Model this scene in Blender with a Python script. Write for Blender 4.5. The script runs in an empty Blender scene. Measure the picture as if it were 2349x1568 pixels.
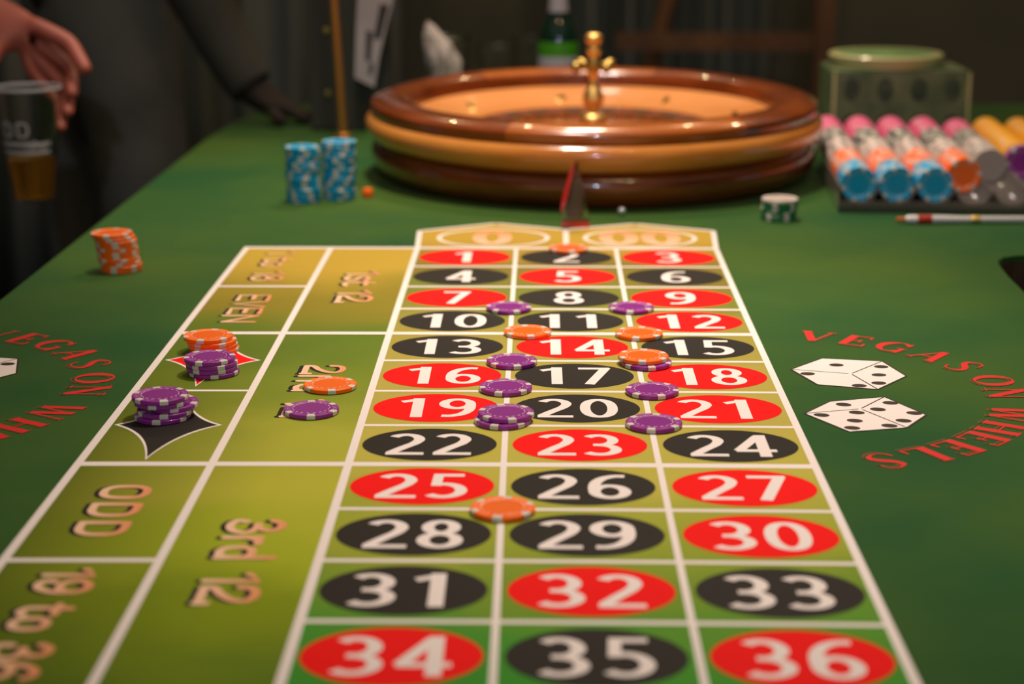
import bpy, bmesh, math, random
from mathutils import Vector, Matrix
from mathutils.geometry import delaunay_2d_cdt
random.seed(7)
C = bpy.context.scene.collection
S = bpy.context.scene
PI = math.pi
R = math.radians

# ------------------------------------------------------------------ camera, world, lights, exposure
cam_d = bpy.data.cameras.new('camera'); cam = bpy.data.objects.new('camera', cam_d); C.objects.link(cam)
S.camera = cam
H, PITCH, YAW, ROLL = .37249, .25123, -.01413, -.00115
cp, sp, cy_, sy_ = math.cos(PITCH), math.sin(PITCH), math.cos(YAW), math.sin(YAW)
fwd = Vector((sy_*cp, cy_*cp, -sp)); rt = Vector((cy_, -sy_, 0)); up = rt.cross(fwd)
rt2 = rt*math.cos(ROLL)+up*math.sin(ROLL); up2 = up*math.cos(ROLL)-rt*math.sin(ROLL)
M = Matrix((rt2, up2, -fwd)).transposed().to_4x4(); M.translation = Vector((0, 0, H))
cam.matrix_world = M
cam_d.sensor_width = 36; cam_d.lens = 4250/2349*36
cam_d.clip_start = .05; cam_d.clip_end = 50
cam_d.dof.use_dof = True; cam_d.dof.focus_distance = 1.36; cam_d.dof.aperture_fstop = 4.9
cam_d.dof.aperture_blades = 0

w = bpy.data.worlds.new('world'); S.world = w; w.use_nodes = True
bg = w.node_tree.nodes['Background']; bg.inputs[0].default_value = (.86, .84, .68, 1); bg.inputs[1].default_value = .15

def light(name, kind, loc, energy, color, aim=None, **kw):
    d = bpy.data.lights.new(name, kind); d.energy = energy; d.color = color
    for k, v in kw.items(): setattr(d, k, v)
    o = bpy.data.objects.new(name, d); C.objects.link(o); o.location = loc
    if aim is not None:
        o.rotation_euler = (Vector(aim)-Vector(loc)).to_track_quat('-Z', 'Y').to_euler()
    return o
WARM = (1, .86, .77)
light('table_lamp_light', 'SPOT', (.30, 1.75, 1.55), 90, WARM, (.10, 1.26, 0), spot_size=R(44), spot_blend=1.0, shadow_soft_size=.09)
light('second_lamp_light', 'SPOT', (-.12, 2.0, 1.85), 128, WARM, (-.02, 2.1, .0), spot_size=R(54), spot_blend=1.0, shadow_soft_size=.12)
light('wheel_lamp_light', 'SPOT', (.05, 2.9, 1.5), 46, (1, .80, .56), (.03, 2.25, 0), spot_size=R(58), spot_blend=1.0, shadow_soft_size=.10)
light('window_light', 'AREA', (.075, -1.6, 1.3), 13, (.78, .86, 1), (.06, 2.0, 0), shape='RECTANGLE', size=.06, size_y=.09)
for i, (x, y, z, e) in enumerate([(-.62, 3.7, 1.5, 7.0), (-.2, 3.9, 1.7, 7.0), (.55, 3.8, 1.55, 7.0), (.95, 3.2, 1.5, 7.0), (-.35, 1.2, 2.1, 5.0), (.25, .9, 2.1, 5.0), (.62, 1.0, 2.0, 5.0), (.42, 1.0, 1.9, 5.0)]):
    light('bulb_light', 'POINT', (x, y, z), e, (1, .66, .34), shadow_soft_size=.012)
S.view_settings.view_transform = 'Standard'; S.view_settings.look = 'None'
S.view_settings.gamma = 1; S.view_settings.use_curve_mapping = False
S.view_settings.exposure = 0.14

# ------------------------------------------------------------------ materials
def mat(name, col, rough=.6, metal=0, spec=.5, trans=0, ior=1.45, coat=0, sheen=0, alpha=1):
    m = bpy.data.materials.new(name); m.use_nodes = True
    b = m.node_tree.nodes['Principled BSDF']
    b.inputs['Base Color'].default_value = (*col, 1); b.inputs['Roughness'].default_value = rough
    b.inputs['Metallic'].default_value = metal; b.inputs['Specular IOR Level'].default_value = spec
    b.inputs['Transmission Weight'].default_value = trans; b.inputs['IOR'].default_value = ior
    b.inputs['Coat Weight'].default_value = coat; b.inputs['Coat Roughness'].default_value = .03
    b.inputs['Sheen Weight'].default_value = sheen; b.inputs['Alpha'].default_value = alpha
    return m
def noisy(name, c1, c2, scale, rough=.6, detail=4, lo=.35, hi=.65, stretch=(1, 1, 1), bump=0, bscale=900, **kw):
    m = mat(name, c1, rough, **kw); nt = m.node_tree; n = nt.nodes; b = n['Principled BSDF']
    tc = n.new('ShaderNodeTexCoord'); mp = n.new('ShaderNodeMapping'); mp.inputs['Scale'].default_value = stretch
    nz = n.new('ShaderNodeTexNoise'); nz.inputs['Scale'].default_value = scale; nz.inputs['Detail'].default_value = detail
    cr = n.new('ShaderNodeValToRGB'); e = cr.color_ramp.elements
    e[0].position = lo; e[0].color = (*c1, 1); e[1].position = hi; e[1].color = (*c2, 1)
    l = nt.links.new
    l(tc.outputs['Object'], mp.inputs[0]); l(mp.outputs[0], nz.inputs['Vector']); l(nz.outputs['Fac'], cr.inputs[0]); l(cr.outputs[0], b.inputs['Base Color'])
    if bump:
        n2 = n.new('ShaderNodeTexNoise'); n2.inputs['Scale'].default_value = bscale; n2.inputs['Detail'].default_value = 3
        bp = n.new('ShaderNodeBump'); bp.inputs['Strength'].default_value = bump; bp.inputs['Distance'].default_value = .0006
        l(tc.outputs['Object'], n2.inputs['Vector']); l(n2.outputs['Fac'], bp.inputs['Height']); l(bp.outputs[0], b.inputs['Normal'])
    return m
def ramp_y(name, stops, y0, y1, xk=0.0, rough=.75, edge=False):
    """printed felt running gold to green, with warm sheen put into the far gold"""
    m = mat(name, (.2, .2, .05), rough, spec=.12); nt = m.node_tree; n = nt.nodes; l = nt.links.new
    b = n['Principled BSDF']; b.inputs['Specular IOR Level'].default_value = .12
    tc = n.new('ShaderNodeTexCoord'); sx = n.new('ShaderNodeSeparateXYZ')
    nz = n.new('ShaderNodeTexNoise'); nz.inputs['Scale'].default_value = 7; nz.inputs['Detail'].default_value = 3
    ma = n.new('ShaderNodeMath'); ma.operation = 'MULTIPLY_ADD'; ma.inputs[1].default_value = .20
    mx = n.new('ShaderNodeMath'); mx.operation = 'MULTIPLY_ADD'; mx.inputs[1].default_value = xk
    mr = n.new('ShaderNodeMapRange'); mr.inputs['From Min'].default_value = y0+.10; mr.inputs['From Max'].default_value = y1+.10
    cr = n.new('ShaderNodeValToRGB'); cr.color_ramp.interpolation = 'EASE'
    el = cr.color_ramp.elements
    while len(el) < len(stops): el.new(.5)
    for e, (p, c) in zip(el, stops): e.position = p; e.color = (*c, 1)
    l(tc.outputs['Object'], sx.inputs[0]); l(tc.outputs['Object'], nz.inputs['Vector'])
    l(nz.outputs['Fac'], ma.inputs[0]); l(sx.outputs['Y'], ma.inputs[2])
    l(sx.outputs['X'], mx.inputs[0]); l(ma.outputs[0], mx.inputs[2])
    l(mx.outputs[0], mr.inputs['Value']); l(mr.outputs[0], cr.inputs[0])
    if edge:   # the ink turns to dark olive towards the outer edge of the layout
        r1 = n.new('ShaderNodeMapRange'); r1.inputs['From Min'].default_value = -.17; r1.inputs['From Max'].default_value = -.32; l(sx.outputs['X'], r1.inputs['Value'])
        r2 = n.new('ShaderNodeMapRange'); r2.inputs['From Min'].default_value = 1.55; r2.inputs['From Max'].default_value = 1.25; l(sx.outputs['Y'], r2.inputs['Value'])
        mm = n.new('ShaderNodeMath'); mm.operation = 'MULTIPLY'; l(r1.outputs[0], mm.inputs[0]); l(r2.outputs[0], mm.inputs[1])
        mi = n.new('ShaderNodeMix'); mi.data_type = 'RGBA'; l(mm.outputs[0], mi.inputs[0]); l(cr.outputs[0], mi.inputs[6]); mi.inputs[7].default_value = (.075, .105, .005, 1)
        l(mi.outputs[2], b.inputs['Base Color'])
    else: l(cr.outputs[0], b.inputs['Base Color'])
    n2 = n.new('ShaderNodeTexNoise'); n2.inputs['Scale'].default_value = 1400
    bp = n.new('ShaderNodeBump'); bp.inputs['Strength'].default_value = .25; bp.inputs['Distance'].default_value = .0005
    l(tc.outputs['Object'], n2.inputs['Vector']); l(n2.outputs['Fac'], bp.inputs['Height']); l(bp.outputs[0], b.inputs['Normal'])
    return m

M_felt = noisy('green_felt', (.006, .066, .014), (.042, .098, .010), 3.2, .8, spec=.15, sheen=.22, bump=.3, bscale=1400)
M_felt.node_tree.nodes['Principled BSDF'].inputs['Sheen Tint'].default_value = (.75, .80, .30, 1)
M_felt.node_tree.nodes['Principled BSDF'].inputs['Sheen Roughness'].default_value = .35
M_side = ramp_y('gold_sheen_green_print', [(0, (.09, .16, .008)), (.11, (.20, .26, .005)), (.18, (.33, .38, .015)), (.28, (.42, .40, .035)), (.38, (.36, .36, .035)), (.49, (.19, .24, .020)), (.64, (.105, .165, .014)), (.75, (.23, .185, .016)), (.93, (.47, .31, .035))], .78, 1.85, edge=True)  # far gold stops have warm lamp sheen painted into the print colour
M_grid = ramp_y('yellow_green_print', [(0, (.045, .25, .022)), (.055, (.06, .26, .022)), (.13, (.17, .27, .022)), (.20, (.30, .33, .030)), (.30, (.45, .39, .06)), (.45, (.42, .34, .065)), (.60, (.31, .26, .045)), (.71, (.17, .19, .025)), (.80, (.20, .155, .022)), (.95, (.46, .29, .035))], .78, 1.95, xk=.10)  # the gold at its far end carries painted warm sheen too
M_line = mat('white_line_print', (.80, .70, .65), .7, spec=.2)
M_red = mat('red_print', (.84, .005, .004), .75, spec=.12)
M_blk = mat('black_print', (.016, .012, .008), .7, spec=.2)
M_num = mat('white_numeral_print', (.80, .70, .65), .7, spec=.2)
M_logo = mat('red_lettering_print', (.62, .014, .012), .7, spec=.3)
M_logo2 = mat('dark_red_outline_print', (.24, .030, .012), .7, spec=.3)
M_pip = mat('brown_black_pip_print', (.035, .022, .015), .7, spec=.3)
def peach():
    m = mat('peach_gradient_print', (.8, .4, .2), .65, spec=.3); nt = m.node_tree; n = nt.nodes
    a = n.new('ShaderNodeAttribute'); a.attribute_name = 'tint'
    nt.links.new(a.outputs['Color'], n['Principled BSDF'].inputs['Base Color']); return m
M_peach = peach()

# ------------------------------------------------------------------ mesh helpers
def link(name, me, material=None, parent=None, smooth=False):
    o = bpy.data.objects.new(name, me); C.objects.link(o)
    if material is not None:
        for m in (material if isinstance(material, (list, tuple)) else [material]): me.materials.append(m)
    if parent is not None: o.parent = parent
    if smooth:
        for p in me.polygons: p.use_smooth = True
    return o
def obj(name, bm, material=None, parent=None, smooth=False, sharp=40):
    me = bpy.data.meshes.new(name); bm.normal_update(); bm.to_mesh(me); bm.free()
    if smooth and sharp:
        for p in me.polygons: p.use_smooth = True
        o = link(name, me, material, parent)
        try: me.set_sharp_from_angle(angle=R(sharp))
        except Exception: pass
        return o
    return link(name, me, material, parent, smooth)
def empty(name, loc=(0, 0, 0), rz=0):
    o = bpy.data.objects.new(name, None); C.objects.link(o); o.location = loc; o.rotation_euler = (0, 0, rz)
    o.empty_display_size = .02; return o
def tag(o, label=None, cat=None, group=None, kind=None):
    if label: o['label'] = label
    if cat: o['category'] = cat
    if group: o['group'] = group
    if kind: o['kind'] = kind
    return o
def box(bm, x0, x1, y0, y1, z0, z1, mi=0, bev=0):
    r = bmesh.ops.create_cube(bm, size=1, matrix=Matrix.Translation(((x0+x1)/2, (y0+y1)/2, (z0+z1)/2)) @ Matrix.Diagonal((x1-x0, y1-y0, z1-z0, 1)))
    fs = set(f for v in r['verts'] for f in v.link_faces)
    for f in fs: f.material_index = mi
    if bev:
        bmesh.ops.bevel(bm, geom=list(set(e for v in r['verts'] for e in v.link_edges)), offset=bev, segments=2, affect='EDGES')
    return bm
def lathe(bm, prof, n=48, a0=0, a1=2*PI, cap=False, mi=0, M=None):
    full = abs(a1-a0-2*PI) < 1e-6
    rings = []
    for i in range(n if full else n+1):
        a = a0+(a1-a0)*i/n
        ring = []
        for r, z in prof:
            v = Vector((r*math.cos(a), r*math.sin(a), z))
            ring.append(bm.verts.new(M @ v if M else v))
        rings.append(ring)
    m = len(rings)
    for i in range(m if full else m-1):
        A, B = rings[i], rings[(i+1) % m]
        for j in range(len(prof)-1):
            try:
                f = bm.faces.new((A[j], B[j], B[j+1], A[j+1])); f.material_index = mi
            except ValueError: pass
    if cap and not full:
        for ring in (rings[0], rings[-1]):
            try: bm.faces.new(ring)
            except ValueError: pass
    bmesh.ops.remove_doubles(bm, verts=bm.verts, dist=1e-6)
    bmesh.ops.recalc_face_normals(bm, faces=bm.faces)
    return bm
def tube(bm, pts, r, n=10, mi=0):
    pts = [Vector(p) for p in pts]; rr = r if isinstance(r, (list, tuple)) else [r]*len(pts)
    rings = []
    ref = Vector((.13, .27, .95))
    for i, p in enumerate(pts):
        d = (pts[min(i+1, len(pts)-1)]-pts[max(i-1, 0)]).normalized()
        a = d.cross(ref).normalized(); b = d.cross(a)
        rings.append([bm.verts.new(p+(a*math.cos(2*PI*k/n)+b*math.sin(2*PI*k/n))*rr[i]) for k in range(n)])
    for A, B in zip(rings, rings[1:]):
        for k in range(n):
            f = bm.faces.new((A[k], A[(k+1) % n], B[(k+1) % n], B[k])); f.material_index = mi
    bm.faces.new(rings[0][::-1]).material_index = mi; bm.faces.new(rings[-1]).material_index = mi
    bmesh.ops.recalc_face_normals(bm, faces=bm.faces)
    return bm

# ------------------------------------------------------------------ the cloth's slight stretch (printed grid only)
KX = [-.0006, -.00082, -.00222, .00138, .00454, .00309, .00487, .04421]
KY = [-.0022, -.0051, -.00352, .00056, -.02658, .02277, .01396, .02672]
def W(x, y):
    s = y-1.3; v = [1, x, s, x*s, x*x, s*s, s**3, x*x*s]
    return x+sum(a*b for a, b in zip(KX, v)), y+sum(a*b for a, b in zip(KY, v))

def union_bm(polys, z):
    """one flat, non-overlapping mesh covering the union of the polygons"""
    bm = bmesh.new(); K = 100.0
    if len(polys) == 1:
        f = bm.faces.new([bm.verts.new((x, y, z)) for x, y in polys[0]]); f.normal_update()
        if f.normal.z < 0: f.normal_flip()
        return bm
    V_, F_ = [], []
    for poly in polys:
        ar = sum(poly[i][0]*poly[(i+1) % len(poly)][1]-poly[(i+1) % len(poly)][0]*poly[i][1] for i in range(len(poly)))
        if abs(ar) < 1e-11: continue
        pl = poly if ar > 0 else poly[::-1]
        k = len(V_); V_ += [Vector((x*K, y*K)) for x, y in pl]; F_.append(list(range(k, k+len(pl))))
    vo, eo, fo, _, _, of = delaunay_2d_cdt(V_, [], F_, 1, 1e-5)
    vs = [bm.verts.new((v.x/K, v.y/K, z)) for v in vo]
    for t, src in zip(fo, of):
        if not src: continue
        try: f = bm.faces.new([vs[i] for i in t])
        except ValueError: continue
        f.normal_update()
        if f.normal.z < 0: f.normal_flip()
    return bm

def flat(name, polys, z, material, parent, warp=False, t=0.00006):
    """printed shape: thin flat polygons lying on the cloth"""
    return obj(name, union_bm([[W(*p) if warp else p for p in poly] for poly in polys], z), material, parent)
def strip(x0, y0, x1, y1, wd, n=14):
    """a straight printed line as a row of quads so that it follows the cloth"""
    d = Vector((x1-x0, y1-y0)); L = d.length; d.normalize(); nn = Vector((-d.y, d.x))*wd/2
    out = []
    for i in range(n):
        a = Vector((x0, y0))+d*L*i/n; b = Vector((x0, y0))+d*L*(i+1)/n
        out.append([tuple(a-nn), tuple(b-nn), tuple(b+nn), tuple(a+nn)])
    return out
def ellipse(cx, cy, rx, ry, n=48, a=0):
    ca, sa = math.cos(a), math.sin(a)
    return [(cx+rx*math.cos(t)*ca-ry*math.sin(t)*sa, cy+rx*math.cos(t)*sa+ry*math.sin(t)*ca) for t in [2*PI*i/n for i in range(n)]]

# --- pen: a polyline drawn with a nib of width wx (across x) and wy (across y)
def arc(cx, cy, rx, ry, a0, a1, n=14, p=1.0):
    out = []
    for i in range(n+1):
        t = R(a0+(a1-a0)*i/n); c, s = math.cos(t), math.sin(t)
        out.append((cx+rx*math.copysign(abs(c)**p, c), cy+ry*math.copysign(abs(s)**p, s)))
    return out
def crom(pts, n=6):
    P = [pts[0]]+list(pts)+[pts[-1]]; out = []
    for i in range(1, len(P)-2):
        for k in range(n):
            t = k/n
            out.append(tuple(.5*((2*P[i][j])+(-P[i-1][j]+P[i+1][j])*t+(2*P[i-1][j]-5*P[i][j]+4*P[i+1][j]-P[i+2][j])*t*t+(-P[i-1][j]+3*P[i][j]-3*P[i+1][j]+P[i+2][j])*t**3) for j in range(2)))
    out.append(tuple(pts[-1])); return out
def ribbon(pts, wx, wy, closed=False, rnd=False):
    n = len(pts); L = []; Rr = []; out = []
    for i in range(n):
        if closed: a, b = pts[(i-1) % n], pts[(i+1) % n]
        else: a, b = pts[max(i-1, 0)], pts[min(i+1, n-1)]
        dx, dy = b[0]-a[0], b[1]-a[1]; l = math.hypot(dx, dy) or 1
        nx, ny = -dy/l, dx/l
        hw = wx[i]/2 if isinstance(wx, list) else wx/2
        hh = wy[i]/2 if isinstance(wy, list) else wy/2
        L.append((pts[i][0]+nx*hw, pts[i][1]+ny*hh)); Rr.append((pts[i][0]-nx*hw, pts[i][1]-ny*hh))
    for i in range(n if closed else n-1):
        j = (i+1) % n; out.append([L[i], Rr[i], Rr[j], L[j]])
    if rnd and not closed:
        for p in (pts[0], pts[-1]): out.append(ellipse(p[0], p[1], (wx if not isinstance(wx, list) else wx[0])/2, (wy if not isinstance(wy, list) else wy[0])/2, 14))
    return out

# digits, cap height 1, advance .66 ; VX = upright stroke, HY = level stroke
VX, HY = .156, .110
def digit(c):
    e = []
    v, h = VX, HY
    if c == '0': e += ribbon(arc(.29, .5, .205, .437, 0, 348, 29, .9), v, h, closed=True)
    if c == '1': e += ribbon([(.34, 0), (.34, 1)], .175, h); e += ribbon([(.40, .945), (.28, .895), (.09, .80)], .12, .115)
    if c == '2':
        p = arc(.27, .715, .195, .222, 150, -5, 12)+crom([(.455, .66), (.40, .53), (.26, .34), (.09, .09)], 5)
        e += ribbon(p, v, h); e += ribbon([(.03, .063), (.555, .063)], v, h)
    if c == '3':
        e += ribbon(arc(.235, .715, .20, .222, 140, -82, 16), v, h)
        e += ribbon(arc(.235, .277, .23, .215, 88, -140, 16), v, h)
        e += ribbon([(.15, .495), (.30, .495)], v, h*.95)
    if c == '4':
        e += ribbon([(.41, 0), (.41, 1)], .165, h); e += ribbon([(.02, .275), (.585, .275)], v, .115)
        e += ribbon([(.055, .27), (.38, .94)], .15, .13); e.append([(.33, .86), (.49, .86), (.49, 1), (.36, 1)])
    if c == '5':
        e += ribbon([(.105, .938), (.505, .938)], v, h); e += ribbon([(.165, .99), (.145, .50)], .135, h)
        e += ribbon(arc(.245, .318, .235, .255, 112, -138, 18), v, h)
    if c == '6':
        e += ribbon(arc(.305, .295, .20, .232, 0, 345, 25), v, h, closed=True)
        e += ribbon(crom([(.52, .925), (.38, .925), (.235, .84), (.14, .68), (.105, .5), (.105, .3)], 5), v, h)
    if c == '9':
        e += [[(.58-x, 1-y) for x, y in q] for q in digit('6')]
    if c == '7':
        e += ribbon([(.03, .938), (.535, .938)], v, h); e += ribbon([(.475, .97), (.19, 0)], .165, .1)
    if c == '8':
        e += ribbon(arc(.29, .733, .165, .205, 0, 345, 25), v*.98, h, closed=True)
        e += ribbon(arc(.29, .282, .203, .222, 0, 345, 25), v, h, closed=True)
    return e
def numeral(s, cx, cy, hgt):
    adv = .655; wdt = adv*(len(s)-1)+.58; out = []
    for i, c in enumerate(s):
        for q in digit(c):
            out.append([(cx+(x-wdt/2+i*adv)*hgt, cy+(y-.5)*hgt) for x, y in q])
    return out

# display face of the outside bets: soft monoline strokes, a = along the line of text, b = up
def disp(c):
    """returns (strokes, advance); stroke = list of points in units of cap height"""
    k = c
    if k == 'O': return [arc(.43, .5, .32, .42, 0, 360, 28, .75)], .98
    if k == 'D': return [[(.14, .08), (.14, .92)], [(.14, .92), (.38, .92)]+arc(.38, .5, .36, .42, 90, -90, 16, .8)+[(.14, .08)]], .98
    if k == 'E': return [[(.70, .92), (.14, .92), (.14, .08), (.72, .08)], [(.14, .5), (.58, .5)]], .80
    if k == 'V': return [[(.04, .92), (.36, .06), (.66, .92)]], .74
    if k == 'N': return [[(.12, .0), (.12, .92)], [(.12, .92), (.78, .08)], [(.78, .08), (.78, .92)]], .95
    if k == '1': return [[(.46, .06), (.46, .92), (.16, .72)]], .64
    if k == '2': return [crom([(.10, .66), (.16, .86), (.40, .93), (.66, .84), (.66, .62), (.42, .40), (.14, .26), (.12, .10)], 5), [(.12, .10), (.80, .10)], [(.80, .06), (.80, .22)]], .88
    if k == '3': return [crom([(.12, .76), (.26, .92), (.52, .90), (.62, .72), (.50, .56), (.30, .52)], 5), crom([(.30, .52), (.56, .50), (.74, .34), (.62, .12), (.34, .05), (.12, .14), (.14, .30)], 5)], .86
    if k == '6': return [arc(.42, .30, .30, .24, 0, 360, 24), crom([(.12, .32), (.14, .62), (.34, .88), (.60, .92), (.72, .80)], 5)], .92
    if k == '9': return [arc(.42, .68, .30, .25, 0, 360, 24), crom([(.72, .66), (.72, .36), (.54, .10), (.28, .05), (.14, .18), (.18, .30)], 5)], .92
    if k == '8': return [arc(.42, .72, .24, .20, 0, 360, 24), arc(.42, .28, .31, .23, 0, 360, 24)], .92
    if k == 's': return [crom([(.56, .56), (.38, .66), (.16, .58), (.20, .42), (.48, .30), (.52, .12), (.30, .04), (.10, .12)], 5)], .66
    if k == 't': return [crom([(.22, .86), (.20, .5), (.22, .16), (.40, .06), (.58, .14)], 5), [(.04, .64), (.50, .64)]], .62
    if k == 'o': return [arc(.36, .34, .26, .28, 0, 360, 24, .85)], .80
    if k == 'r': return [[(.14, .06), (.14, .66)], crom([(.14, .44), (.26, .62), (.44, .64)], 5)], .52
    if k == 'd': return [arc(.36, .34, .25, .27, 0, 360, 24, .8), [(.62, .06), (.62, .98)]], .84
    if k == 'n': return [[(.14, .06), (.14, .66)], crom([(.14, .44), (.26, .64), (.46, .64), (.58, .5), (.58, .06)], 5)], .78
    if k == '_': return [], .42
def tint(bm, fn):
    lay = bm.loops.layers.float_color.new('tint')
    for f in bm.faces:
        for lp in f.loops:
            t = max(0, min(1, fn(lp.vert.co))); lp[lay] = (.82-.10*t, .52-.26*t, .33-.23*t, 1)
def sidetext(s, xb, y0, y1, hgt, parent, lw=.175, z=.00034):
    """text lying on its side: reads towards the near end of the table, tops towards the number grid"""
    tot = sum(disp(c)[1] for c in s); k = (y0-y1)/tot; a = 0
    for c in s:
        st, ad = disp(c); P1 = []
        for p in st:
            for q in ribbon(p, lw*hgt/k, lw, rnd=True): P1.append([(xb+v*hgt, y0-(a+u)*k) for u, v in q])
        a += ad
        if not P1: continue
        bm = union_bm(P1, z); tint(bm, lambda co: (co.x-xb)/hgt)
        obj('bet_letter', bm, M_peach, parent)
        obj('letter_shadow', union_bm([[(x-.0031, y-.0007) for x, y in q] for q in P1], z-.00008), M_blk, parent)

# serif letters of the red ring lettering (variable stroke)
def serif(c):
    T, th, q = .20, .05, []
    def L(p, w): q.extend(ribbon(p, w, w))
    def sf(x, y, w=.30): L([(x-w/2, y), (x+w/2, y)], .035)
    if c == 'V': L([(.12, .97), (.42, .0)], T); L([(.74, .97), (.45, .03)], th); sf(.12, .97); sf(.74, .97, .24); wd = .86
    if c == 'E': L([(.2, 0), (.2, 1)], T); L([(.1, .97), (.66, .97)], th); L([(.1, .03), (.70, .03)], th); L([(.2, .5), (.5, .5)], th); L([(.66, 1), (.66, .78)], .05); L([(.70, 0), (.70, .24)], .05); L([(.5, .38), (.5, .62)], .05); wd = .82
    if c == 'A': L([(.10, .03), (.40, 1)], th); L([(.42, 1), (.72, .03)], T); L([(.2, .36), (.60, .36)], th); sf(.10, .03, .22); sf(.72, .03, .28); wd = .88
    if c == 'N': L([(.16, 0), (.16, 1)], th); L([(.16, .97), (.72, .03)], T); L([(.72, 0), (.72, 1)], th); sf(.13, .97, .26); sf(.16, .03, .22); sf(.72, .97, .24); wd = .92
    if c == 'W': L([(.08, .97), (.30, 0)], T*.9); L([(.32, .03), (.52, .97)], th); L([(.50, .97), (.74, 0)], T*.9); L([(.76, .03), (.96, .97)], th); sf(.08, .97, .24); sf(.50, .97, .2); sf(.96, .97, .2); wd = 1.1
    if c == 'H': L([(.2, 0), (.2, 1)], T); L([(.72, 0), (.72, 1)], T); L([(.2, .5), (.72, .5)], th)
    if c == 'H': [sf(x, y, .32) for x in (.2, .72) for y in (.03, .97)]; wd = .96
    if c == 'L': L([(.2, 0), (.2, 1)], T); sf(.2, .97, .32); L([(.08, .03), (.68, .03)], th); L([(.68, 0), (.68, .28)], .05); wd = .78
    if c == 'O':
        p = arc(.44, .5, .34, .46, 0, 350, 35); q.extend(ribbon(p, T, th, closed=True)); wd = .92
    if c == 'G':
        p = arc(.44, .5, .34, .46, 40, 320, 28); q.extend(ribbon(p, T, th)); L([(.70, .02), (.70, .42)], .12); L([(.54, .44), (.82, .44)], .04); L([(.70, .98), (.70, .72)], .05); wd = .94
    if c == 'S':
        p = crom([(.62, .74), (.52, .93), (.32, .97), (.14, .80), (.24, .60), (.48, .44), (.62, .24), (.46, .04), (.24, .03), (.10, .24)], 5)
        n = len(p); ws = [th+(.19-th)*math.exp(-((i/n-.5)/.2)**2) for i in range(n)]
        q.extend(ribbon(p, ws, [max(x*.8, th) for x in ws])); wd = .76
    return q, wd
def ring_text(cx, cy, rad, parent, letters, hgt, z=.0004):
    for c, ang in letters:
        if c == ' ': continue
        q, wd = serif(c); wdt = hgt*1.06
        a = R(ang); ca, sa = math.cos(a), math.sin(a)
        def P(u, v, dx=0, dy=0):   # u across (clockwise), v outward
            t = (u-wd/2)*wdt+dx; r_ = rad+(v-.5)*hgt+dy
            return (cx+r_*ca+t*sa, cy+r_*sa-t*ca)
        # echo outline: thin darker contour inside of the letter ring
        flat('letter_outline_print', [[P(u, v, .0012, -.0032) for u, v in qq] for qq in q if True], z-.0001, M_logo2, parent)
        flat('letter_edge_print', [[P(u*1.0, v, .0006, -.0022) for u, v in qq] for qq in q], z-.00005, M_felt, parent)
        flat('ring_letter', [[P(u, v) for u, v in qq] for qq in q], z, M_logo, parent)

# ------------------------------------------------------------------ the room
M_wall = noisy('dark_wall', (.09, .09, .066), (.12, .108, .08), 2.2, .9)
M_floor = noisy('dark_carpet', (.030, .028, .024), (.05, .045, .04), 6, .95)
def struct(name, bm, m): return tag(obj(name, bm, m), kind='structure')
bm = bmesh.new(); box(bm, -3.2, 3.2, 5.2, 5.3, -.78, 2.4); struct('wall_back', bm, M_wall)
bm = bmesh.new(); box(bm, -3.3, -3.2, -2.5, 5.3, -.78, 2.4); struct('wall_left', bm, M_wall)
bm = bmesh.new(); box(bm, 3.2, 3.3, -2.5, 5.3, -.78, 2.4); struct('wall_right', bm, M_wall)
bm = bmesh.new(); box(bm, -3.3, 3.3, -2.5, 5.3, -.80, -.78); struct('floor', bm, M_floor)
# drapes along the back wall
M_drape = noisy('blue_grey_drape', (.09, .11, .095), (.19, .21, .22), 3, .9, stretch=(6, 1, .3))
def drape(x0, x1, y, label):
    bm = bmesh.new(); n = 60; rows = []
    for i in range(n+1):
        x = x0+(x1-x0)*i/n; yy = y+.035*math.sin(i*1.15)+.02*math.sin(i*.37+1)
        rows.append([bm.verts.new((x, yy+.01*math.sin(k+i*.5), -.76+3.0*k/6)) for k in range(7)])
    for a, b in zip(rows, rows[1:]):
        for k in range(6): bm.faces.new((a[k], b[k], b[k+1], a[k+1]))
    o = obj('drape', bm, M_drape, smooth=True); md = o.modifiers.new('s', 'SOLIDIFY'); md.thickness = .012
    return tag(o, label, 'curtain')
drape(-1.75, -.35, 4.9, 'dim blue-grey drape hanging behind the people on the left')
drape(.05, .62, 5.0, 'narrow dark drape on the back wall behind the wheel')

# ------------------------------------------------------------------ the table
M_wood_dark = noisy('dark_table_wood', (.030, .016, .009), (.07, .035, .018), 14, .5, stretch=(1, 9, 1))
table = tag(empty('roulette_table', (0, 0, -.78)), 'long roulette table with green printed felt, white numbered grid and stepped right side', 'table')
def rel(o): o.matrix_parent_inverse = Matrix.Translation((0, 0, .78)); return o
outline = [(-.478, .40), (.434, .40), (.438, 1.60), (.4405, 1.70), (.4445, 1.752), (.4475, 1.772), (.456, 1.788), (.470, 1.7975), (.4904, 1.803), (.56, 1.812), (.95, 1.83), (.95, 2.93), (.93, 2.99), (.88, 3.01), (-.30, 3.01), (-.36, 3.0), (-.405, 2.965), (-.435, 2.90), (-.458, 2.78), (-.468, 2.6), (-.474, 1.95), (-.477, 1.55)]
def prism(poly, z0, z1):
    bm = bmesh.new(); a = [bm.verts.new((x, y, z1)) for x, y in poly]; b = [bm.verts.new((x, y, z0)) for x, y in poly]
    bm.faces.new(a); bm.faces.new(b[::-1])
    for i in range(len(poly)):
        j = (i+1) % len(poly); bm.faces.new((b[i], b[j], a[j], a[i]))
    bmesh.ops.recalc_face_normals(bm, faces=bm.faces); return bm
felt = rel(obj('felt_cover', prism(outline, -.006, 0), M_felt, table))
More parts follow.
